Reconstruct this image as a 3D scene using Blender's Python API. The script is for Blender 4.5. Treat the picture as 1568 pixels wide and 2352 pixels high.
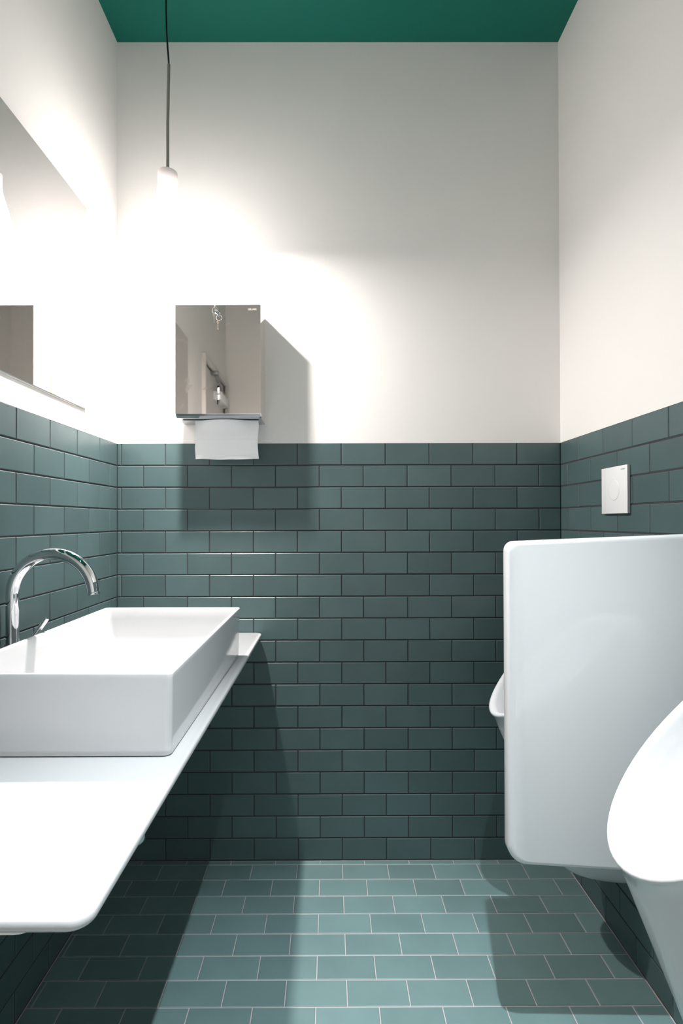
import bpy, bmesh, math, random
from mathutils import Matrix, Vector, Euler
random.seed(7)
for o in list(bpy.data.objects):
    bpy.data.objects.remove(o)
SC = bpy.context.scene
COL = SC.collection

# ---------------------------------------------------------------- camera
CAM_Y, CAM_Z, FPX = -1.8496, 1.1674, 1229.2
cd = bpy.data.cameras.new('camera')
cam = bpy.data.objects.new('camera', cd)
COL.objects.link(cam)
cd.sensor_fit = 'VERTICAL'
cd.sensor_height = 36.0
cd.lens = FPX / 2352 * 36.0
cd.shift_x = (784 - 760.53) / 2352
cd.shift_y = (1186.96 - 1176) / 2352
cd.clip_start = 0.02
YAW, PITCH, ROLL = 0.0027, 0.00759, -0.00269
cam.matrix_world = (Matrix.Translation((0, CAM_Y, CAM_Z)) @ Matrix.Rotation(-YAW, 4, 'Z')
                    @ Matrix.Rotation(math.pi / 2 + PITCH, 4, 'X') @ Matrix.Rotation(ROLL, 4, 'Z'))
SC.camera = cam

# ---------------------------------------------------------------- world, exposure
w = bpy.data.worlds.new('world')
SC.world = w
w.use_nodes = True
w.node_tree.nodes['Background'].inputs[0].default_value = (0.9, 0.95, 1, 1)
w.node_tree.nodes['Background'].inputs[1].default_value = 0.0
SC.view_settings.view_transform = 'Standard'
SC.view_settings.look = 'None'
SC.view_settings.gamma = 1
SC.view_settings.use_curve_mapping = False
SC.view_settings.exposure = 0.22
BULB_STRENGTH = 6.5         # glow of the frosted pendant shade
BULB_WIDE, BULB_BEAM = 2.0, 76.0   # the lamp inside it: all-round glow and its central downward beam
BULB_FILL = 23.0             # area disc added in the bulb, lifts walls and tiles from above
SPOT_WATT = 345.0            # recessed ceiling spotlight
SPOT_POS = (0.245, -1.39)

# ---------------------------------------------------------------- room constants
XL, XR = -0.7342, 0.7989
YR = -2.17
H = 2.833
PZ, P = 0.07556, 0.152
ZT = 19 * PZ

# ---------------------------------------------------------------- materials
def mat(name, color, rough=0.5, metal=0.0, spec=0.5, coat=0.0):
    m = bpy.data.materials.new(name)
    m.use_nodes = True
    b = m.node_tree.nodes['Principled BSDF']
    b.inputs['Base Color'].default_value = (*color, 1)
    b.inputs['Roughness'].default_value = rough
    b.inputs['Metallic'].default_value = metal
    b.inputs['Specular IOR Level'].default_value = spec
    b.inputs['Coat Weight'].default_value = coat
    return m

def nd(m, t, **kw):
    n = m.node_tree.nodes.new(t)
    for k, v in kw.items():
        setattr(n, k, v)
    return n

def lk(m, a, b):
    m.node_tree.links.new(a, b)

def bsdf(m):
    return m.node_tree.nodes['Principled BSDF']

def noise_bump(m, scale, strength, detail=4, dist=0.001):
    tc = nd(m, 'ShaderNodeTexCoord')
    n = nd(m, 'ShaderNodeTexNoise')
    n.inputs['Scale'].default_value = scale
    n.inputs['Detail'].default_value = detail
    bp = nd(m, 'ShaderNodeBump')
    bp.inputs['Strength'].default_value = strength
    bp.inputs['Distance'].default_value = dist
    lk(m, tc.outputs['Object'], n.inputs['Vector'])
    lk(m, n.outputs['Fac'], bp.inputs['Height'])
    lk(m, bp.outputs['Normal'], bsdf(m).inputs['Normal'])

def tile_mat(name, color, rough):
    m = mat(name, color, rough, spec=0.5)
    oi = nd(m, 'ShaderNodeObjectInfo')
    tc = nd(m, 'ShaderNodeTexCoord')
    n = nd(m, 'ShaderNodeTexNoise')
    n.noise_dimensions = '4D'
    wv = nd(m, 'ShaderNodeMath', operation='MULTIPLY')
    wv.inputs[1].default_value = 60
    lk(m, oi.outputs['Random'], wv.inputs[0])
    lk(m, wv.outputs[0], n.inputs['W'])
    n.inputs['Scale'].default_value = 9
    n.inputs['Detail'].default_value = 5
    lk(m, tc.outputs['Object'], n.inputs['Vector'])
    mx = nd(m, 'ShaderNodeMapRange')
    mx.inputs['To Min'].default_value = 0.9
    mx.inputs['To Max'].default_value = 1.1
    lk(m, oi.outputs['Random'], mx.inputs['Value'])
    mn = nd(m, 'ShaderNodeMapRange')
    mn.inputs['To Min'].default_value = 0.82
    mn.inputs['To Max'].default_value = 1.18
    lk(m, n.outputs['Fac'], mn.inputs['Value'])
    mu = nd(m, 'ShaderNodeMath', operation='MULTIPLY')
    lk(m, mx.outputs[0], mu.inputs[0])
    lk(m, mn.outputs[0], mu.inputs[1])
    hs = nd(m, 'ShaderNodeHueSaturation')
    hs.inputs['Color'].default_value = (*color, 1)
    lk(m, mu.outputs[0], hs.inputs['Value'])
    lk(m, hs.outputs[0], bsdf(m).inputs['Base Color'])
    # faint specks and wipe marks in the gloss
    n2 = nd(m, 'ShaderNodeTexNoise')
    n2.noise_dimensions = '4D'
    lk(m, wv.outputs[0], n2.inputs['W'])
    n2.inputs['Scale'].default_value = 28
    n2.inputs['Detail'].default_value = 6
    lk(m, tc.outputs['Object'], n2.inputs['Vector'])
    mr = nd(m, 'ShaderNodeMapRange')
    mr.inputs['To Min'].default_value = rough - 0.06
    mr.inputs['To Max'].default_value = rough + 0.08
    lk(m, n2.outputs['Fac'], mr.inputs['Value'])
    lk(m, mr.outputs[0], bsdf(m).inputs['Roughness'])
    return m

M_TILE = tile_mat('teal_wall_tile', (0.074, 0.121, 0.125), 0.34)
M_FTILE = tile_mat('teal_floor_tile', (0.128, 0.208, 0.211), 0.42)
M_GROUT = mat('dark_wall_grout', (0.045, 0.038, 0.045), 0.9)
noise_bump(M_GROUT, 900, 0.4)
M_FGROUT = mat('pale_floor_grout', (0.40, 0.38, 0.39), 0.9)
noise_bump(M_FGROUT, 700, 0.4)
M_PLASTER = mat('off_white_plaster', (0.88, 0.856, 0.838), 0.7, spec=0.25)
noise_bump(M_PLASTER, 160, 0.12, 6, 0.0015)
M_GREEN = mat('green_ceiling_paint', (0.006, 0.135, 0.100), 0.5, spec=0.25)
noise_bump(M_GREEN, 200, 0.08, 5, 0.001)
M_CER = mat('white_glazed_ceramic', (0.62, 0.630, 0.645), 0.09, spec=0.5)
M_SCREEN = mat('lightened_white_glazed_screen', (0.72, 0.732, 0.748), 0.07, spec=0.5)  # same white ceramic, lightened to make up for weak front light
M_TOP = mat('white_solid_countertop', (0.50, 0.510, 0.524), 0.16, spec=0.45)
M_UNDER = mat('white_support_plate', (0.70, 0.70, 0.69), 0.4)
M_CHROME = mat('polished_chrome', (0.72, 0.74, 0.76), 0.03, metal=1)
M_MIRROR = mat('mirror_silver', (0.80, 0.79, 0.785), 0.0, metal=1)
M_STEEL = mat('polished_stainless_steel', (0.86, 0.80, 0.76), 0.05, metal=1)
M_STEEL_U = mat('shaded_stainless_underside', (0.50, 0.53, 0.57), 0.10, metal=1)  # same steel, darkened and blued in colour for the dim floor it mirrors
M_ETCH = mat('etched_lettering', (0.20, 0.17, 0.16), 0.6)
M_ETCH2 = mat('pale_red_etched_lettering', (0.20, 0.145, 0.14), 0.6)
M_DARK = mat('slot_shade_black', (0.01, 0.01, 0.012), 0.8)  # black stands in for the shade inside the dispenser openings
M_PLASTIC = mat('white_plastic', (0.88, 0.885, 0.90), 0.22)
M_PSIDE = mat('grey_plate_edge', (0.50, 0.50, 0.51), 0.4)
M_LOGO = mat('grey_printed_lettering', (0.38, 0.38, 0.46), 0.6)
M_PAPER = mat('white_paper_towel', (0.86, 0.87, 0.89), 0.95, spec=0.1)
noise_bump(M_PAPER, 420, 0.5, 3, 0.001)
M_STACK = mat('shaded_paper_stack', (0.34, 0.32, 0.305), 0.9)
M_CORD = mat('black_cord', (0.006, 0.006, 0.007), 0.5)
M_ROD = mat('grey_metal_rod', (0.30, 0.285, 0.25), 0.45, metal=0.2)
M_DOOR = mat('white_door_paint', (0.70, 0.67, 0.65), 0.35)
M_DCLOSE = mat('grey_door_closer', (0.30, 0.31, 0.33), 0.4, metal=0.5)
M_SILICONE = mat('mirror_edge_glass', (0.16, 0.18, 0.18), 0.15)
M_BRASS = mat('nickel_key', (0.72, 0.68, 0.64), 0.15, metal=1)

# smudges on the steel front
def smudge(m):
    tc = nd(m, 'ShaderNodeTexCoord')
    n = nd(m, 'ShaderNodeTexNoise')
    n.inputs['Scale'].default_value = 14
    n.inputs['Detail'].default_value = 7
    n.inputs['Distortion'].default_value = 1.4
    lk(m, tc.outputs['Object'], n.inputs['Vector'])
    r = nd(m, 'ShaderNodeMapRange')
    r.inputs['From Min'].default_value = 0.60
    r.inputs['From Max'].default_value = 0.8
    r.inputs['To Min'].default_value = 0.03
    r.inputs['To Max'].default_value = 0.22
    lk(m, n.outputs['Fac'], r.inputs['Value'])
    lk(m, r.outputs[0], bsdf(m).inputs['Roughness'])
smudge(M_STEEL)

M_BULB = bpy.data.materials.new('lit_frosted_bulb')
M_BULB.use_nodes = True
M_BULB.node_tree.nodes.remove(bsdf(M_BULB))
tcz = nd(M_BULB, 'ShaderNodeTexCoord')
sxz = nd(M_BULB, 'ShaderNodeSeparateXYZ')
lk(M_BULB, tcz.outputs['Object'], sxz.inputs[0])
r2 = nd(M_BULB, 'ShaderNodeMapRange', interpolation_type='SMOOTHSTEP')
for k_, v_ in (('From Min', 0.06), ('From Max', 0.165), ('To Min', BULB_STRENGTH), ('To Max', 0.75)):
    r2.inputs[k_].default_value = v_
lk(M_BULB, sxz.outputs['Z'], r2.inputs['Value'])
em = nd(M_BULB, 'ShaderNodeEmission')
em.inputs['Color'].default_value = (1.0, 0.945, 0.905, 1)
lk(M_BULB, r2.outputs[0], em.inputs['Strength'])
trn = nd(M_BULB, 'ShaderNodeBsdfTransparent')
trn.inputs['Color'].default_value = (0.9, 0.9, 0.9, 1)
adz = nd(M_BULB, 'ShaderNodeAddShader')
lk(M_BULB, em.outputs[0], adz.inputs[0])
lk(M_BULB, trn.outputs[0], adz.inputs[1])
lk(M_BULB, adz.outputs[0], M_BULB.node_tree.nodes['Material Output'].inputs['Surface'])
M_FROST = mat('frosted_glass_collar', (0.55, 0.50, 0.48), 0.5)  # emission gradient below imitates bulb light fading up through the glass
bsdf(M_FROST).inputs['Emission Color'].default_value = (1.0, 0.90, 0.86, 1)
tcf = nd(M_FROST, 'ShaderNodeTexCoord')
sxf = nd(M_FROST, 'ShaderNodeSeparateXYZ')
rf = nd(M_FROST, 'ShaderNodeMapRange', interpolation_type='SMOOTHSTEP')
for k_, v_ in (('From Min', 0.160), ('From Max', 0.204), ('To Min', 1.0), ('To Max', 0.16)):
    rf.inputs[k_].default_value = v_
lk(M_FROST, tcf.outputs['Object'], sxf.inputs[0])
lk(M_FROST, sxf.outputs['Z'], rf.inputs['Value'])
lk(M_FROST, rf.outputs[0], bsdf(M_FROST).inputs['Emission Strength'])
M_LENS = bpy.data.materials.new('spotlight_lens')
M_LENS.use_nodes = True
bsdf(M_LENS).inputs['Emission Color'].default_value = (0.93, 0.97, 1.0, 1)
bsdf(M_LENS).inputs['Emission Strength'].default_value = 8.0

# ---------------------------------------------------------------- helpers
def link(name, me, parent=None):
    o = bpy.data.objects.new(name, me)
    COL.objects.link(o)
    if parent:
        o.parent = parent
    return o

def from_bm(name, bm, m, parent=None, smooth=False, angle=None):
    bmesh.ops.recalc_face_normals(bm, faces=bm.faces)
    me = bpy.data.meshes.new(name)
    bm.to_mesh(me)
    bm.free()
    for mm in (m if isinstance(m, (list, tuple)) else [m]):
        me.materials.append(mm)
    if smooth:
        me.polygons.foreach_set('use_smooth', [True] * len(me.polygons))
        if angle is not None:
            me.set_sharp_from_angle(angle=math.radians(angle))
    return link(name, me, parent)

def empty(name, loc):
    o = bpy.data.objects.new(name, None)
    o.location = loc
    o.empty_display_size = 0.05
    COL.objects.link(o)
    return o

def tag(o, label, cat, group=None):
    o['label'] = label
    o['category'] = cat
    if group:
        o['group'] = group
    return o

def struct(o, label=None):
    o['kind'] = 'structure'
    if label:
        o['label'] = label
    return o

def add_box(bm, a, b, mi=0, off=(0, 0, 0)):
    x0, y0, z0 = [min(p, q) - r for p, q, r in zip(a, b, off)]
    x1, y1, z1 = [max(p, q) - r for p, q, r in zip(a, b, off)]
    v = [bm.verts.new(c) for c in ((x0, y0, z0), (x1, y0, z0), (x1, y1, z0), (x0, y1, z0),
                                   (x0, y0, z1), (x1, y0, z1), (x1, y1, z1), (x0, y1, z1))]
    fs = []
    for q in ((0, 3, 2, 1), (4, 5, 6, 7), (0, 1, 5, 4), (1, 2, 6, 5), (2, 3, 7, 6), (3, 0, 4, 7)):
        f = bm.faces.new([v[i] for i in q])
        f.material_index = mi
        fs.append(f)
    return v

def box(name, a, b, m, parent=None, bevel=0.0, off=(0, 0, 0), seg=2):
    bm = bmesh.new()
    add_box(bm, a, b, 0, off)
    if bevel:
        bmesh.ops.bevel(bm, geom=bm.edges[:], offset=bevel, segments=seg, profile=0.5, affect='EDGES')
    return from_bm(name, bm, m, parent, smooth=bool(bevel), angle=50 if bevel else None)

def loft(bm, rings, cap0=True, cap1=True):
    vr = [[bm.verts.new(p) for p in r] for r in rings]
    n = len(rings[0])
    for a, b in zip(vr[:-1], vr[1:]):
        for i in range(n):
            bm.faces.new((a[i], a[(i + 1) % n], b[(i + 1) % n], b[i]))
    if cap0:
        bm.faces.new(vr[0][::-1])
    if cap1:
        bm.faces.new(vr[-1])
    return vr

def lathe(bm, prof, n=32, c=(0, 0, 0), cap0=True, cap1=True):
    rings = [[(c[0] + r * math.cos(2 * math.pi * i / n), c[1] + r * math.sin(2 * math.pi * i / n), c[2] + z)
              for i in range(n)] for r, z in prof]
    return loft(bm, rings, cap0, cap1)

def tube(bm, pts, rad, n=16, caps=True):
    pts = [Vector(p) for p in pts]
    rads = rad if isinstance(rad, (list, tuple)) else [rad] * len(pts)
    rings = []
    t0 = (pts[1] - pts[0]).normalized()
    up = Vector((0, 1, 0)) if abs(t0.y) < 0.9 else Vector((1, 0, 0))
    nrm = t0.cross(up).normalized()
    for i, p in enumerate(pts):
        if i == 0:
            t = pts[1] - pts[0]
        elif i == len(pts) - 1:
            t = pts[-1] - pts[-2]
        else:
            t = (pts[i + 1] - pts[i]).normalized() + (pts[i] - pts[i - 1]).normalized()
        t.normalize()
        nrm = (nrm - t * nrm.dot(t)).normalized()
        bn = t.cross(nrm)
        rings.append([p + (nrm * math.cos(2 * math.pi * k / n) + bn * math.sin(2 * math.pi * k / n)) * rads[i]
                      for k in range(n)])
    return loft(bm, rings, caps, caps)

def rrect(x0, x1, y0, y1, r, z, n=6):
    out = []
    for cx, cy, a0 in ((x1 - r, y1 - r, 0), (x0 + r, y1 - r, 90), (x0 + r, y0 + r, 180), (x1 - r, y0 + r, 270)):
        for i in range(n + 1):
            a = math.radians(a0 + 90 * i / n)
            out.append((cx + r * math.cos(a), cy + r * math.sin(a), z))
    return out

def text(name, s, size, mw, m, parent, extrude=0.0002, xs=1.0):
    c = bpy.data.curves.new(name + '_curve', 'FONT')
    c.body = s
    c.size = size
    c.extrude = extrude
    c.resolution_u = 2
    t = bpy.data.objects.new('tmp_text', c)
    COL.objects.link(t)
    dg = bpy.context.evaluated_depsgraph_get()
    dg.update()
    me = bpy.data.meshes.new_from_object(t.evaluated_get(dg))
    bpy.data.objects.remove(t)
    me.transform(Matrix.Diagonal((xs, 1, 1, 1)))
    me.materials.clear()
    me.materials.append(m)
    o = link(name, me, parent)
    o.matrix_local = mw
    return o

def basis(loc, ex, ey):
    ex = Vector(ex); ey = Vector(ey); ez = ex.cross(ey)
    return Matrix(((ex.x, ey.x, ez.x, loc[0]), (ex.y, ey.y, ez.y, loc[1]), (ex.z, ey.z, ez.z, loc[2]), (0, 0, 0, 1)))

# ---------------------------------------------------------------- room shell
T = 0.12
GR = 0.0016       # grout recess behind the tile faces
def wall(name, lo, hi, axis, inner, label):
    """lo, hi: outer box; the dado below ZT sits GR deeper than the plaster above it."""
    bm = bmesh.new()
    a, b = list(lo), list(hi)
    up = [list(lo), list(hi)]
    up[0][2] = ZT
    add_box(bm, up[0], up[1], 0)
    dn = [list(lo), list(hi)]
    dn[1][2] = ZT
    sgn = 1 if inner == 'lo' else -1
    (dn[0] if inner == 'lo' else dn[1])[axis] += sgn * GR
    add_box(bm, dn[0], dn[1], 1)
    o = from_bm(name, bm, [M_PLASTER, M_GROUT])
    return struct(o, label)

wall_back = wall('wall_back', (XL - T, 0, -T), (XR + T, T, H), 1, 'lo', 'far wall, off-white plaster above teal brick-bond tiles')
DOOR_Y0, DOOR_Y1, DOOR_Z = -2.14, -1.49, 2.11
# left wall, with the doorway left open
bm = bmesh.new()
add_box(bm, (XL - T, DOOR_Y1, ZT), (XL, 0, H), 0)
add_box(bm, (XL - T, DOOR_Y1, -T), (XL - GR, 0, ZT), 1)
add_box(bm, (XL - T, YR, DOOR_Z), (XL, DOOR_Y1, H), 0)
add_box(bm, (XL - T, YR, -T), (XL, DOOR_Y0, DOOR_Z), 0)
wall_left = struct(from_bm('wall_left', bm, [M_PLASTER, M_GROUT]), 'left wall with mirror, off-white plaster above teal tiles')
wall_right = wall('wall_right', (XR, YR, -T), (XR + T, 0, H), 0, 'lo', 'right wall behind the urinals, plaster above teal tiles')
bm = bmesh.new()
add_box(bm, (XL - T, YR - T, -T), (XR + T, YR, H), 0)
struct(from_bm('wall_front', bm, M_PLASTER), 'near wall behind the camera')
bm = bmesh.new()
add_box(bm, (XL - T, YR - T, -T), (XR + T, T, -GR), 0)
floor = struct(from_bm('floor', bm, M_FGROUT), 'floor of teal brick-bond tiles with pale grout')
bm = bmesh.new()
add_box(bm, (XL - T, YR - T, H), (XR + T, T, H + T), 0)
ceiling = struct(from_bm('ceiling', bm, M_GREEN), 'dark green painted ceiling')
# ---------------------------------------------------------------- tiles
_tile_cache = {}
def tile_mesh(wd, ht, m, bev=0.0015, th=0.006):
    """front face in the XY plane looking to +Z, centred."""
    key = (round(wd, 4), round(ht, 4), m.name)
    if key in _tile_cache:
        return _tile_cache[key]
    a, b = wd / 2, ht / 2
    bv = min(bev, a * 0.4, b * 0.4)
    v = []
    for da, z in ((0, -th), (0, -bv * 0.8), (bv, 0)):
        v += [(-a + da, -b + da, z), (a - da, -b + da, z), (a - da, b - da, z), (-a + da, b - da, z)]
    f = []
    for k in (0, 4):
        for i in range(4):
            j = (i + 1) % 4
            f.append((k + i, k + j, k + 4 + j, k + 4 + i))
    f.append((8, 9, 10, 11))
    me = bpy.data.meshes.new('tile')
    me.from_pydata(v, [], f)
    me.materials.append(m)
    _tile_cache[key] = me
    return me

def put_tile(me, loc, R, parent, jit=0.0022, dz=0.00025):
    o = bpy.data.objects.new('tile', me)
    COL.objects.link(o)
    o.parent = parent
    e = Euler((random.gauss(0, jit * 0.5), random.gauss(0, jit * 0.4), 0)).to_matrix().to_4x4()
    o.matrix_local = Matrix.Translation(loc) @ R @ e @ Matrix.Translation((0, 0, random.uniform(-dz, dz)))
    return o

R_BACK = basis((0, 0, 0), (1, 0, 0), (0, 0, 1))       # normal -y
R_LEFT = basis((0, 0, 0), (0, 1, 0), (0, 0, 1))       # normal +x
R_RIGHT = basis((0, 0, 0), (0, -1, 0), (0, 0, 1))     # normal -x
G, GH = 0.0028, 0.0040
def course(lo, hi, joint, pitch, gap=G, edge=0.001):
    """spans of tiles between lo and hi with a joint at `joint`."""
    js = []
    k = math.ceil((lo - joint) / pitch)
    while joint + k * pitch < hi:
        js.append(joint + k * pitch)
        k += 1
    cuts = [lo] + [j for j in js if j - lo > 0.006 and hi - j > 0.006] + [hi]
    out = []
    for i, (a, b) in enumerate(zip(cuts[:-1], cuts[1:])):
        a2 = a + (gap / 2 if i else edge)
        b2 = b - (gap / 2 if i < len(cuts) - 2 else edge)
        out.append((a2, b2))
    return out

for r in range(19):
    z1, z0 = ZT - r * PZ - (GH / 2 if r else 0), ZT - (r + 1) * PZ + GH / 2
    zc, ht = (z0 + z1) / 2, z1 - z0
    ob = 0 if r % 2 == 0 else P / 2
    for a, b in course(XL, XR, -0.7196 + ob, P):
        put_tile(tile_mesh(b - a, ht, M_TILE), ((a + b) / 2, 0, zc), R_BACK, wall_back)
    for a, b in course(DOOR_Y1 + 0.03, 0, -0.1384 + ob, P):
        put_tile(tile_mesh(b - a, ht, M_TILE), (XL, (a + b) / 2, zc), R_LEFT, wall_left)
    for a, b in course(YR, 0, -0.1347 + ob, P):
        put_tile(tile_mesh(b - a, ht, M_TILE), (XR, (a + b) / 2, zc), R_RIGHT, wall_right)

FR0, PF, FX0, GF = 0.02257, 0.07604, 0.0393, 0.0027
ys = [0.0] + [-(FR0 + k * PF) for k in range(40)]
far_v, far_f = [], []
for k in range(len(ys) - 1):
    y1, y0 = ys[k] - (GF / 2 if k else 0.0015), ys[k + 1] + GF / 2
    if y1 < YR + 0.01:
        break
    y0 = max(y0, YR)
    joint = FX0 + (P / 2 if k % 2 == 0 else 0)
    for a, b in course(XL + 0.001, XR - 0.001, joint, P, GF, 0.0015):
        if k < 24:
            put_tile(tile_mesh(b - a, y1 - y0, M_FTILE), ((a + b) / 2, (y0 + y1) / 2, 0), Matrix.Identity(4), floor, 0.0016, 0.0002)
        else:
            i = len(far_v)
            for zz in (-0.004, 0.0):
                far_v += [(a, y0, zz), (b, y0, zz), (b, y1, zz), (a, y1, zz)]
            far_f += [(i + 4, i + 5, i + 6, i + 7)] + [(i + j, i + (j + 1) % 4, i + 4 + (j + 1) % 4, i + 4 + j) for j in range(4)]
me = bpy.data.meshes.new('tile_rest')
me.from_pydata(far_v, [], far_f)
me.materials.append(M_FTILE)
o = link('tile_rest', me, floor)
o['kind'] = 'stuff'

# ---------------------------------------------------------------- door behind the camera (seen only in reflections)
bm = bmesh.new()
add_box(bm, (XL - 0.05, DOOR_Y0, 0.004), (XL - 0.01, DOOR_Y1, DOOR_Z), 0)
door = struct(from_bm('door_1', bm, M_DOOR), 'white door in the left wall beside the camera')
for nm, a, b in (('door_frame', (XL - 0.06, DOOR_Y1, 0), (XL + 0.022, DOOR_Y1 + 0.028, DOOR_Z + 0.03)),
                 ('door_frame', (XL - 0.06, DOOR_Y0 - 0.028, 0), (XL + 0.022, DOOR_Y0, DOOR_Z + 0.03)),
                 ('door_frame', (XL - 0.06, DOOR_Y0, DOOR_Z), (XL + 0.022, DOOR_Y1, DOOR_Z + 0.03))):
    box(nm, a, b, M_DOOR, door, 0.002)
box('closer_body', (XL - 0.01, -2.05, 1.945), (XL + 0.042, -1.80, 2.000), M_PLASTIC, door, 0.003)
box('closer_shoe', (XL - 0.008, -1.765, 2.088), (XL + 0.036, -1.735, 2.112), M_DCLOSE, door, 0.002)
bm = bmesh.new()
tube(bm, [(XL + 0.020, -1.755, 2.086), (XL + 0.024, -1.79, 2.060), (XL + 0.024, -1.93, 2.012), (XL + 0.022, -1.95, 2.0005)], [0.009, 0.011, 0.011, 0.010], 10)
from_bm('closer_arm', bm, M_DCLOSE, door, True)

# ---------------------------------------------------------------- countertop
CT = 0.783
CX1, CY0 = -0.2335, -1.3315
top = empty('washstand_counter', (-0.48, -0.67, CT - 0.014))
tag(top, 'thin white countertop with rounded corners along the left wall', 'countertop')
def L(p, o):
    return tuple(a - b for a, b in zip(p, o.location))
def ringL(r, o):
    return [L(p, o) for p in r]
bm = bmesh.new()
rings = []
x0, x1, y0, y1 = XL + 0.0015, CX1, CY0, -0.003
for ins, z in ((0.005, -0.0125), (0.0015, -0.0115), (0.0, -0.0085), (0.0002, -0.0040), (0.0009, -0.0017), (0.0022, -0.0004), (0.0042, 0.0)):
    rings.append(ringL(rrect(x0 + ins * 0.1, x1 - ins, y0 + ins, y1 - ins * 0.4, 0.021, CT + z, 8), top))
loft(bm, rings)
from_bm('slab', bm, M_TOP, top, True, 60)
bm = bmesh.new()
rings = []
for ins, z in ((0.003, -0.0195), (0.0, -0.0175), (0.0, -0.0127)):
    rings.append(ringL(rrect(x0 + 0.002, -0.289 - ins, CY0 + 0.006 + ins, -0.06, 0.02, CT + z, 6), top))
loft(bm, rings)
from_bm('support_plate', bm, M_UNDER, top, True, 50)

# ---------------------------------------------------------------- vessel basin
BX0, BX1, BY0, BY1, BZ1 = -0.644, -0.2572, -0.9775, -0.311, 0.9205
basin = empty('vessel_basin', ((BX0 + BX1) / 2, (BY0 + BY1) / 2, CT))
tag(basin, 'white rectangular ceramic vessel basin standing on the counter', 'sink')
bm = bmesh.new()
prof = [  # inset, z, corner radius
    (0.010, CT + 0.0003, 0.009), (0.005, CT + 0.0014, 0.012), (0.0035, CT + 0.003, 0.013), (0.0032, CT + 0.012, 0.012),
    (0.0005, BZ1 - 0.010, 0.009), (0.0, BZ1 - 0.0030, 0.009), (0.0007, BZ1 - 0.0008, 0.009), (0.0025, BZ1, 0.008),
    (0.0065, BZ1, 0.010), (0.0090, BZ1 - 0.0012, 0.010), (0.0105, BZ1 - 0.004, 0.011), (0.013, BZ1 - 0.03, 0.014), (0.018, CT + 0.06, 0.02),
    (0.023, CT + 0.035, 0.025), (0.031, CT + 0.023, 0.03), (0.045, CT + 0.018, 0.035), (0.08, CT + 0.016, 0.04), (0.15, CT + 0.014, 0.04)]
rings = [ringL(rrect(BX0 + i, BX1 - i, BY0 + i, BY1 - i, r, z, 8), basin) for i, z, r in prof]
loft(bm, rings)
from_bm('bowl', bm, M_CER, basin, True, 70)
bm = bmesh.new()
lathe(bm, [(0.0, 0.0), (0.032, 0.0), (0.032, 0.003), (0.028, 0.0055), (0.0, 0.0065)][1:4] + [(0.004, 0.006)], 28,
      (0, 0, 0.0142))
from_bm('drain', bm, M_CHROME, basin, True, 40)

# ---------------------------------------------------------------- faucet
FXc, FYc = -0.7125, -0.645
tap = empty('gooseneck_faucet', (FXc, FYc, CT))
tag(tap, 'chrome gooseneck faucet rising between the basin and the left wall', 'faucet')
bm = bmesh.new()
lathe(bm, [(0.019, 0.0003), (0.0195, 0.002), (0.0195, 0.006), (0.018, 0.008)], 28)
from_bm('base_ring', bm, M_CHROME, tap, True, 40)
bm = bmesh.new()
lathe(bm, [(0.0155, 0.008), (0.0158, 0.012), (0.0158, 0.108), (0.0150, 0.1105)], 32)
from_bm('body', bm, M_CHROME, tap, True, 40)
bm = bmesh.new()
R0, ZC = 0.0905, 1.0045 - CT
pts = [(0, 0, 0.1115), (0, 0, 0.15), (0, 0, 0.19)]
for i in range(0, 37):
    a = math.radians(180 - 172 * i / 36)
    pts.append((R0 + R0 * math.cos(a), 0, ZC + R0 * math.sin(a)))
ea = math.radians(8)
tip = Vector(pts[-1])
tdir = Vector((math.sin(ea), 0, -math.cos(ea)))
pts.append(tuple(tip + tdir * 0.008))
tube(bm, pts, 0.0137, 24)
from_bm('spout', bm, M_CHROME, tap, True, 40)
bm = bmesh.new()
tp = tip + tdir * 0.0085
tube(bm, [tp, tp + tdir * 0.002, tp + tdir * 0.0045], [0.0137, 0.0142, 0.0138], 24)
from_bm('aerator', bm, M_CHROME, tap, True, 40)
bm = bmesh.new()
tube(bm, [(0.012, 0, 0.075), (0.030, 0, 0.1005), (0.076, 0, 0.1660), (0.0772, 0, 0.1677)], [0.0056, 0.0056, 0.0056, 0.0048], 16)
from_bm('lever', bm, M_CHROME, tap, True, 40)

# ---------------------------------------------------------------- bottle trap under the counter
trap = empty('bottle_trap', (-0.449, -0.644, 0.450))
tag(trap, 'small chrome drain trap under the white counter', 'drain trap')
bm = bmesh.new()
lathe(bm, [(0.02, 0.0), (0.032, 0.003), (0.0345, 0.008), (0.0345, 0.022), (0.031, 0.024), (0.029, 0.09), (0.024, 0.098), (0.012, 0.10)], 28)
from_bm('cup', bm, M_CHROME, trap, True, 40)
bm = bmesh.new()
lathe(bm, [(0.016, 0.1005), (0.016, CT - 0.0205 - 0.450)], 20)
from_bm('tailpipe', bm, M_CHROME, trap, True, 40)
bm = bmesh.new()
tube(bm, [(-0.0285, 0, 0.072), (-0.15, 0, 0.072), (XL + 0.449 + 0.004, 0, 0.072)], 0.016, 18)
from_bm('waste_pipe', bm, M_CHROME, trap, True, 40)

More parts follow.
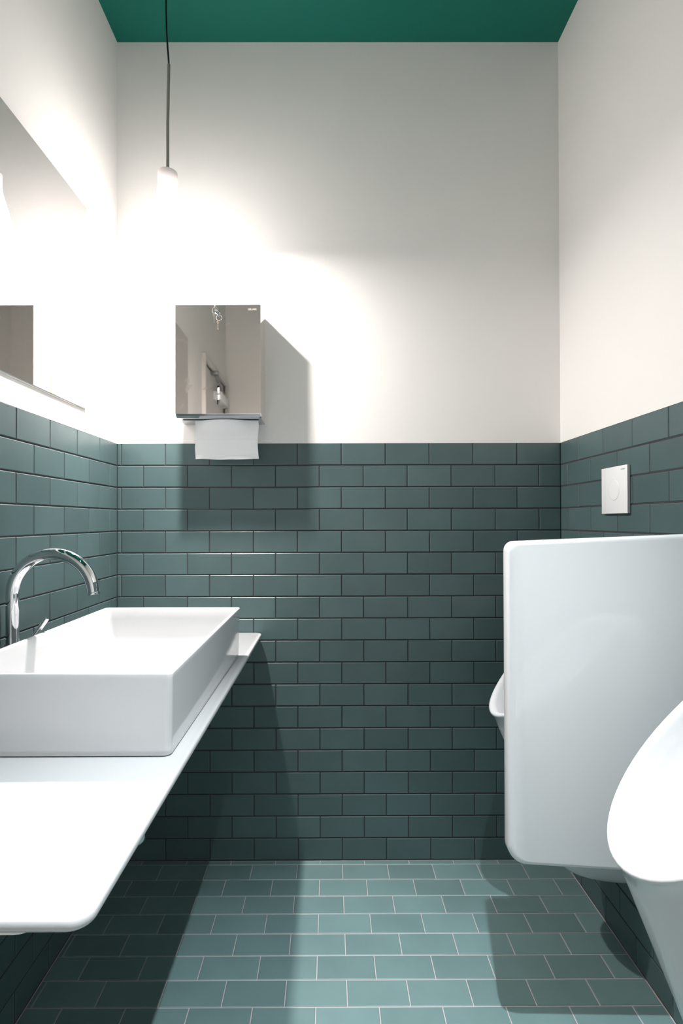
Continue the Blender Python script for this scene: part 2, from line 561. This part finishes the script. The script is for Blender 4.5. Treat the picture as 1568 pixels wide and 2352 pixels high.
# ---------------------------------------------------------------- mirror
MX = -0.7290
MY0, MY1, MZ0, MZ1 = -1.140, -0.2405, 1.5045, 2.1110
mir = empty('wall_mirror', (XL, (MY0 + MY1) / 2, MZ0))
tag(mir, 'frameless rectangular mirror on the left wall above the basin', 'mirror')
box('glass', (MX - 0.003, MY0, MZ0), (MX, MY1, MZ1), M_MIRROR, mir, 0, mir.location)
box('backing', (XL + 0.0003, MY0 + 0.012, MZ0 + 0.004), (MX - 0.0031, MY1 - 0.012, MZ1 - 0.012), M_SILICONE, mir, 0, mir.location)
box('bottom_rail', (XL + 0.0003, MY0 + 0.02, MZ0 - 0.004), (MX - 0.0031, MY1 - 0.062, MZ0 + 0.0035), M_UNDER, mir, 0.001, mir.location)
text('lettering', 'DELABIE', 0.0125, basis(L((MX + 0.0001, MY1 - 0.0185, MZ0 + 0.043), mir), (0, 0, -1), (0, 1, 0)), M_ETCH2, mir, xs=0.62)

# ---------------------------------------------------------------- paper towel dispenser
DX0, DX1, DY, DZ0, DZ1 = -0.4998, -0.2228, -0.117, 1.5155, 1.8697
dis = empty('paper_towel_dispenser', ((DX0 + DX1) / 2, 0, 1.50))
tag(dis, 'polished steel paper towel dispenser on the far wall below the pendant', 'dispenser')
ox, oy, oz = dis.location
bm = bmesh.new()   # housing: profile in y,z swept along x
prof = [(-0.0004, DZ1 - 0.002), (DY + 0.003, DZ1 - 0.002), (DY + 0.003, DZ0 + 0.003), (DY + 0.006, 1.509), (DY + 0.014, 1.5045), (DY + 0.028, 1.502), (-0.0004, 1.5005)]
rings = [[(x - ox, y - oy, z - oz) for y, z in prof] for x in (DX0 + 0.001, DX1 - 0.001)]
loft(bm, rings)
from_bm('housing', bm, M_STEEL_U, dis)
WX0, WX1, WZ0, WZ1 = -0.3648, -0.3562, 1.5455, 1.6065      # level slot cut through the front
bm = bmesh.new()
def hole_ring(k, y):
    xc = (WX0 + WX1) / 2
    hw = (WX1 - WX0) / 2
    out = [(WX0, WZ0), (WX1, WZ0), (WX1, WZ1 - hw)]
    for i in range(1, 8):
        an = math.pi * i / 8
        out.append((xc + hw * math.cos(an), WZ1 - hw + hw * math.sin(an)))
    out.append((WX0, WZ1 - hw))
    return [L((x, y, z), dis) for x, z in out]
hr = hole_ring(0, DY)
hv = [bm.verts.new(p) for p in hr]
hb = [bm.verts.new(p) for p in hole_ring(0, DY + 0.0028)]
nh = len(hv)
for i in range(nh):
    bm.faces.new((hv[i], hv[(i + 1) % nh], hb[(i + 1) % nh], hb[i]))
cv = [bm.verts.new(L(p, dis)) for p in ((DX0, DY, DZ0), (DX1, DY, DZ0), (DX1, DY, DZ1), (DX0, DY, DZ1))]
cb = [bm.verts.new(L(p, dis)) for p in ((DX0, DY + 0.0028, DZ0), (DX1, DY + 0.0028, DZ0), (DX1, DY + 0.0028, DZ1), (DX0, DY + 0.0028, DZ1))]
mid = 2 + 4
bm.faces.new((cv[0], cv[1], hv[1], hv[0]))
bm.faces.new((cv[1], cv[2]) + tuple(hv[mid:0:-1]))
bm.faces.new((cv[2], cv[3], hv[mid]))
bm.faces.new((cv[3], cv[0], hv[0]) + tuple(hv[nh - 1:mid - 1:-1]))
for i in range(4):
    bm.faces.new((cv[i], cb[i], cb[(i + 1) % 4], cv[(i + 1) % 4]))
from_bm('front_panel', bm, M_STEEL, dis)
box('level_slot_shade', (WX0 - 0.001, DY + 0.00285, WZ0 - 0.001), (WX1 + 0.001, DY + 0.00298, WZ1 + 0.001), M_DARK, dis, 0, dis.location)  # black sheet painted as the shade behind the opening
box('paper_stack', (WX0 + 0.0002, DY + 0.0018, 1.580), (WX1 - 0.0002, DY + 0.0028, WZ1 - 0.004), M_STACK, dis, 0.0008, dis.location)
box('paper_stack', (WX0 + 0.0002, DY + 0.0020, 1.560), (WX1 - 0.0002, DY + 0.0028, 1.5785), M_STACK, dis, 0.0008, dis.location)
for xx, nm in ((DX1, 'side_panel'), (DX0, 'side_panel')):
    bm = bmesh.new()
    s = 1 if xx == DX1 else -1
    pr = [(-0.0004, DZ1 - 0.001), (DY + 0.003, DZ1 - 0.001), (DY + 0.003, DZ0 + 0.002), (DY + 0.010, 1.508), (DY + 0.03, 1.5035), (-0.0004, 1.5015)]
    loft(bm, [[(x - ox, y - oy, z - oz) for y, z in pr] for x in (xx - s * 0.001, xx)])
    from_bm(nm, bm, M_STEEL, dis)
bm = bmesh.new()   # black strip for the shade of the slot in the underside
rr = rrect(-0.485, -0.232, -0.0905, -0.0770, 0.0066, 1.5012, 5)
rr2 = [(x, y, 1.5016) for x, y, z in rr]
def under(x, y, dz):
    # height of the underside at y
    t = max(0.0, min(1.0, (y - (DY + 0.028)) / (0 - (DY + 0.028))))
    return 1.502 + (1.5005 - 1.502) * t - dz
loft(bm, [[(x - ox, y - oy, under(x, y, 0.0004) - oz) for x, y, z in rr], [(x - ox, y - oy, under(x, y, -0.0008) - oz) for x, y, z in rr]])
from_bm('slot', bm, M_DARK, dis)
text('lettering', 'DELABIE', 0.0085, basis(L((-0.2640, DY - 0.0001, 1.8515), dis), (1, 0, 0), (0, 0, 1)), M_ETCH, dis, xs=0.90)
# lock
lx, lz = -0.3625, 1.8425
bm = bmesh.new()
rings = []
for r, y in ((0.0095, DY), (0.0095, DY - 0.003), (0.0083, DY - 0.005), (0.0078, DY - 0.0085), (0.0066, DY - 0.010), (0.005, DY - 0.0092)):
    rings.append([(lx + r * math.cos(a) - ox, y - oy, lz + r * math.sin(a) - oz) for a in [2 * math.pi * i / 24 for i in range(24)]])
loft(bm, rings)
lock = from_bm('lock', bm, M_CHROME, dis, True, 40)
# keys on a ring
keys = empty('key_pair', (lx, DY - 0.010, lz))
tag(keys, 'two small keys on a ring left in the dispenser lock', 'keys')
def key_mesh(bm, cx, cz, y, ang, long):
    """flat key: oval bow, blade pointing along -z rotated by ang."""
    ca, sa = math.cos(ang), math.sin(ang)
    def tr(x, z, yy):
        return (cx + x * ca - z * sa, yy, cz + x * sa + z * ca)
    out = [(0.0042 * math.cos(t), 0.0062 * math.sin(t)) for t in [math.pi * 2 * i / 16 for i in range(16)]]
    loft(bm, [[tr(x, z, y) for x, z in out], [tr(x, z, y - 0.0016) for x, z in out]])
    w_ = [0.0022, 0.0022, 0.0012, 0.002, 0.001, 0.0019, 0.0012, 0.0016, 0.0004]
    n = len(w_)
    ll = [(-0.0018, -0.005 - long * i / (n - 1)) for i in range(n)]
    rr_ = [(w_[i], -0.005 - long * i / (n - 1)) for i in range(n)][::-1]
    o2 = ll + rr_
    loft(bm, [[tr(x, z, y - 0.0002) for x, z in o2], [tr(x, z, y - 0.0014) for x, z in o2]])
bm = bmesh.new()
add_box(bm, (-0.0022, -0.016, -0.004), (-0.0006, 0.0012, 0.004))
rings = []
for i in range(17):
    a = math.pi * 2 * i / 16
    rings.append((-0.0014, -0.019 + 0.006 * math.cos(a), 0.006 + 0.009 * math.sin(a)))
loft(bm, [[(x - 0.0008, y, z) for x, y, z in rings[:-1]], [(x + 0.0008, y, z) for x, y, z in rings[:-1]]])
from_bm('key', bm, M_BRASS, keys, True, 40)
bm = bmesh.new()
tube(bm, [(0.0 + 0.0095 * math.cos(a) - 0.001, -0.020 - 0.002 * math.sin(a), -0.004 + 0.0095 * math.sin(a)) for a in [2 * math.pi * i / 24 for i in range(25)]], 0.0006, 8, True)
from_bm('key_ring', bm, M_CHROME, keys, True)
bm = bmesh.new()
key_mesh(bm, -0.0050, -0.0170, -0.0195, 0.03, 0.022)
from_bm('key', bm, M_BRASS, keys, True, 40)

# ---------------------------------------------------------------- paper towel
bm = bmesh.new()
NX, NZ = 40, 30
tx0, tx1 = -0.4455, -0.2362
grid = []
for layer, yo in ((0, 0.0), (1, 0.0012)):
    g = []
    for j in range(NZ + 1):
        v = j / NZ
        row = []
        for i in range(NX + 1):
            u = i / NX
            z = 1.5005 - (1.5005 - 1.3738) * v
            bow = math.sin(math.pi * min(1, max(0, (u - 0.08) / 0.78)))
            # the middle of the sheet bows forward as it leaves the slot
            y = -0.079 - 0.020 * bow * math.exp(-((v - 0.02) / 0.16) ** 2)
            crease = abs(v - 0.46)
            y += -0.006 * max(0, 1 - crease / 0.42) + 0.0022 * math.exp(-(crease / 0.018) ** 2)
            y += 0.010 * v
            if v > 0.9:
                y -= 0.0028 * (v - 0.9) / 0.1 * math.sin(u * 9 + 1.2 + layer)
                z += 0.0012 * (v - 0.9) / 0.1 * math.sin(u * 7 + layer * 1.7)
            x = tx0 + (tx1 - tx0) * u + (0.0016 * math.sin(v * 6.5) if i in (0, NX) else 0) + 0.004 * (0.5 - u) * math.exp(-(crease / 0.22) ** 2)
            row.append(bm.verts.new((x + 0.34, y + yo + 0.08, z - 1.3738)))
        g.append(row)
    grid.append(g)
for g in grid:
    for j in range(NZ):
        for i in range(NX):
            bm.faces.new((g[j][i], g[j][i + 1], g[j + 1][i + 1], g[j + 1][i]))
a, b = grid
for j in range(NZ):
    bm.faces.new((a[j][0], a[j + 1][0], b[j + 1][0], b[j][0]))
    bm.faces.new((a[j][NX], b[j][NX], b[j + 1][NX], a[j + 1][NX]))
for i in range(NX):
    bm.faces.new((a[0][i], b[0][i], b[0][i + 1], a[0][i + 1]))
    bm.faces.new((a[NZ][i], a[NZ][i + 1], b[NZ][i + 1], b[NZ][i]))
pt = from_bm('paper_towel', bm, M_PAPER, None, True, 60)
pt.location = (-0.34, -0.08, 1.3738)
tag(pt, 'white folded paper towel hanging out of the steel dispenser', 'paper towel')

# ---------------------------------------------------------------- pendant lamp
PX, PY, PZ0 = -0.4715, -0.290, 1.984
pend = empty('pendant_lamp', (PX, PY, PZ0))
tag(pend, 'glowing frosted bulb pendant hanging on a black cord by the left wall', 'lamp')
bm = bmesh.new()
prof = [(0.004, 0.0), (0.016, 0.001), (0.030, 0.006), (0.042, 0.016), (0.050, 0.030), (0.0535, 0.046), (0.0535, 0.058), (0.0505, 0.076),
        (0.0455, 0.096), (0.0395, 0.116), (0.0335, 0.136), (0.0295, 0.152), (0.0280, 0.164)]
lathe(bm, prof, 40)
from_bm('bulb', bm, M_BULB, pend, True, 60)
for kind, watt in (('POINT', BULB_WIDE), ('SPOT', BULB_BEAM), ('AREA', BULB_FILL)):
    pl = bpy.data.lights.new('pendant_light', kind)
    pl.energy = watt
    pl.color = (1.0, 0.95, 0.91)
    if kind == 'AREA':  # added fill light, facing down
        pl.shape = 'DISK'
        pl.size = 0.048
    else:
        pl.shadow_soft_size = 0.024
    if kind == 'SPOT':
        pl.spot_size = math.radians(59)
        pl.spot_blend = 1.0
    plo = bpy.data.objects.new('pendant_light', pl)
    COL.objects.link(plo)
    plo.parent = pend
    plo.location = (0, 0, 0.118)
bm = bmesh.new()
lathe(bm, [(0.0279, 0.1645), (0.0280, 0.170), (0.0281, 0.202), (0.0268, 0.2035), (0.0255, 0.202), (0.0255, 0.192), (0.006, 0.191)], 40)
from_bm('collar', bm, M_FROST, pend, True, 40)
bm = bmesh.new()
tube(bm, [(0, 0, 0.186), (0, 0, 0.35), (0.003, 0, 0.51), (0.0033, 0, 0.5215), (0.0033, 0, 0.523)], [0.0046, 0.0046, 0.0046, 0.0046, 0.0036], 16)
from_bm('rod', bm, M_ROD, pend, True, 40)
bm = bmesh.new()
tube(bm, [(0.0033, 0, 0.5235), (0.0025, 0, 0.540), (0.0, 0, 0.570), (-0.0030, 0, 0.62), (-0.0045, 0, 0.68), (-0.0050, 0, 0.74), (-0.004, 0, H - PZ0 - 0.022)], 0.0026, 10)
from_bm('cord', bm, M_CORD, pend, True)
bm = bmesh.new()
lathe(bm, [(0.006, -0.024), (0.045, -0.022), (0.048, -0.019), (0.048, -0.0005)], 32, (-0.004, 0, H - PZ0))
from_bm('ceiling_cup', bm, M_ROD, pend, True, 40)

# ---------------------------------------------------------------- recessed spotlight in the ceiling (above the frame)
sp = empty('ceiling_spotlight', (SPOT_POS[0], SPOT_POS[1], H))
tag(sp, 'small round recessed spotlight in the green ceiling', 'lamp')
bm = bmesh.new()
lathe(bm, [(0.034, -0.0045), (0.042, -0.004), (0.043, -0.0002)], 32, cap0=False, cap1=False)
lathe(bm, [(0.034, -0.0045), (0.031, -0.0003)], 32, cap0=False, cap1=False)
from_bm('trim_ring', bm, M_PLASTIC, sp, True, 40)
bm = bmesh.new()
lathe(bm, [(0.030, -0.0004), (0.029, -0.0012), (0.004, -0.0016)], 28)
from_bm('lens', bm, M_LENS, sp, True, 40)
ld = bpy.data.lights.new('spot_light', 'SPOT')
ld.energy = SPOT_WATT
ld.color = (0.93, 0.975, 1.0)
ld.shadow_soft_size = 0.014
ld.spot_size = math.radians(66)
ld.spot_blend = 1.0
lo = bpy.data.objects.new('spot_light', ld)
COL.objects.link(lo)
lo.parent = sp
lo.location = (0, 0, -0.02)

# ---------------------------------------------------------------- flush plate
fp = empty('flush_plate', (XR, -0.364, 1.185))
tag(fp, 'square white flush plate with round push button on the right wall', 'flush plate')
fo = fp.location
FX = 0.7895
bm = bmesh.new()
add_box(bm, (FX + 0.0012, -0.4305, 1.1858), (XR - 0.0012, -0.2975, 1.3150), 0, fo)
from_bm('edge_frame', bm, M_PSIDE, fp)
box('plate', (FX, -0.431, 1.1853), (FX + 0.0022, -0.297, 1.3155), M_PLASTIC, fp, 0.0008, fo)
bm = bmesh.new()
rings = []
for r, dx in ((0.0300, 0.0002), (0.0296, -0.0003), (0.0288, -0.0001), (0.0284, -0.0007), (0.0274, -0.0011), (0.0255, -0.0013), (0.010, -0.0014)):
    rings.append([L((FX + dx, -0.364 + r * math.cos(a), 1.2505 + r * math.sin(a)), fp) for a in [2 * math.pi * i / 40 for i in range(40)]])
loft(bm, rings)
from_bm('push_button', bm, M_PLASTIC, fp, True, 40)
bm = bmesh.new()
add_box(bm, (FX - 0.0004, -0.4035, 1.3035), (FX + 0.0002, -0.4015, 1.3075), 0, fo)
from_bm('logo_mark', bm, M_LOGO, fp)
text('lettering', 'GEBERIT', 0.0052, basis(L((FX - 0.0001, -0.4050, 1.3037), fp), (0, -1, 0), (0, 0, 1)), M_LOGO, fp, xs=0.82)

# ---------------------------------------------------------------- urinal privacy screen
PY0, PY1 = -0.702, -0.662
scr = empty('privacy_screen', (XR, (PY0 + PY1) / 2, 0.42))
tag(scr, 'white ceramic privacy screen standing out from the wall between the urinals', 'partition')
def screen_ring(ins, y):
    """outline in x,z, taller at the wall than at the free edge, rounded free corners."""
    xf, xw = 0.3815 + ins, XR - 0.0012
    zt_f, zt_w = 1.1225 - ins, 1.1375 - ins
    zb_f, zb_w = 0.428 + ins, 0.403 + ins
    r = 0.040
    rt = 0.022
    out = [(xw, zb_w), (xw, zt_w)]
    for i in range(9):
        a = math.radians(90 + 90 * i / 8)
        out.append((xf + rt + rt * math.cos(a), zt_f - rt + rt * math.sin(a)))
    for i in range(9):
        a = math.radians(180 + 90 * i / 8)
        out.append((xf + r + r * math.cos(a), zb_f + r + r * math.sin(a)))
    return [L((x, y, z), scr) for x, z in out]
bm = bmesh.new()
loft(bm, [screen_ring(i, y) for i, y in ((0.010, PY0), (0.005, PY0 + 0.0012), (0.0015, PY0 + 0.0045), (0.0, PY0 + 0.010), (0.0, PY1 - 0.010),
                                         (0.0015, PY1 - 0.0045), (0.005, PY1 - 0.0012), (0.010, PY1))])
from_bm('panel', bm, M_SCREEN, scr, True, 50)

# ---------------------------------------------------------------- urinals
UX0, UZ0, UX1, UZ1, UW, USC, UTE = 0.441, 0.6336, 0.7424, 0.9452, 0.148, 0.5667, 0.24
def half_w(s):
    if s < USC:
        return UW * math.sqrt(max(0, 1 - ((s - USC) / USC) ** 2))
    return UW * max(0, 1 - ((s - USC) / (1 - USC)) ** 2) ** UTE
NS = 28
def ring_params():
    """closed loop of (s, side): up one side, down the other."""
    up = [0.5 - 0.5 * math.cos(math.pi * i / NS) for i in range(NS + 1)]
    seq = [(s, 1) for s in up] + [(s, -1) for s in up[::-1][1:-1]]
    # fill the blunt top edge with two extra points
    return seq
RP = ring_params()
pc = Vector((UX0 + (UX1 - UX0) * 0.52, 0, UZ0 + (UZ1 - UZ0) * 0.52))
pn = Vector((-(UZ1 - UZ0), 0, (UX1 - UX0))).normalized()      # out of the rim plane, towards the room
def rim_pt(s, side):
    return Vector((UX0 + (UX1 - UX0) * s, side * half_w(s), UZ0 + (UZ1 - UZ0) * s ** 1.03))
def scaled(k, d):
    out = []
    for s, sd in RP:
        p = rim_pt(s, sd)
        out.append(pc + (p - pc) * k + pn * d)
    return out
def body_ring(q):
    """from the rim (q=0) to the wall outline (q=1) along a rounded knee."""
    out = []
    for s, sd in RP:
        R = pc + (rim_pt(s, sd) - pc) * 0.985 - pn * 0.012
        zw = 0.19 + (0.955 - 0.19) * s ** 0.85
        ww = min(0.128, 0.93 * half_w(min(1, s ** 0.62)) if s < 0.5 else max(0.93 * half_w(s), 0.055 * (1 if s < 1 else 0.0)))
        Wp = Vector((XR - 0.0012, sd * ww, zw))
        t = min(1, max(0, s))
        C = Vector((0.632 + 0.12 * t, sd * (ww * 0.96), zw + 0.004 * (1 - t)))
        if q <= 0.7:
            p = R.lerp(C, q / 0.7 * 0.86)
        else:
            k = (q - 0.7) / 0.3
            A = R.lerp(C, 0.86)
            p = A * (1 - k) ** 2 + C * 2 * k * (1 - k) + Wp * k * k
        out.append(p)
    return out
def make_urinal(y, label):
    u = empty('urinal', (XR, y, 0.19))
    tag(u, label, 'urinal', 'urinals on the right wall')
    off = Vector((XR, 0, 0.19))
    bm = bmesh.new()
    rings = [body_ring(q) for q in (1.0, 0.96, 0.92, 0.88, 0.84, 0.80, 0.76, 0.70, 0.6, 0.5, 0.4, 0.3, 0.2, 0.1, 0.04, 0.0)]
    rings += [scaled(0.995, -0.006), scaled(0.993, -0.002), scaled(0.983, 0.0008), scaled(0.965, 0.0015), scaled(0.945, 0.0), scaled(0.925, -0.004), scaled(0.905, -0.011)]
    Dv = pc - pn * 0.165 + Vector((-0.02, 0, -0.03))
    for phi in (14, 22, 30, 39, 48, 57, 66, 74, 81):
        c_, s_ = math.cos(math.radians(phi)), math.sin(math.radians(phi))
        ring = []
        for s, sd in RP:
            p0 = pc + (rim_pt(s, sd) - pc) * 0.925
            ring.append(pc + (p0 - pc) * c_ + (Dv - pc) * s_)
        rings.append(ring)
    loft(bm, [[p - off for p in r] for r in rings])
    b = from_bm('body', bm, M_CER, u, True, 80)
    bm = bmesh.new()
    lathe(bm, [(0.024, -0.002), (0.024, 0.0015), (0.020, 0.003), (0.003, 0.0034)], 24)
    d = from_bm('drain', bm, M_CHROME, u, True, 40)
    d.matrix_local = Matrix.Translation(Dv - off + pn * 0.004) @ pn.to_track_quat('Z', 'Y').to_matrix().to_4x4()
    return u
make_urinal(-0.369, 'white ceramic urinal mostly hidden behind the privacy screen')
make_urinal(-1.019, 'white ceramic urinal in the near right foreground, cut by the picture edge')
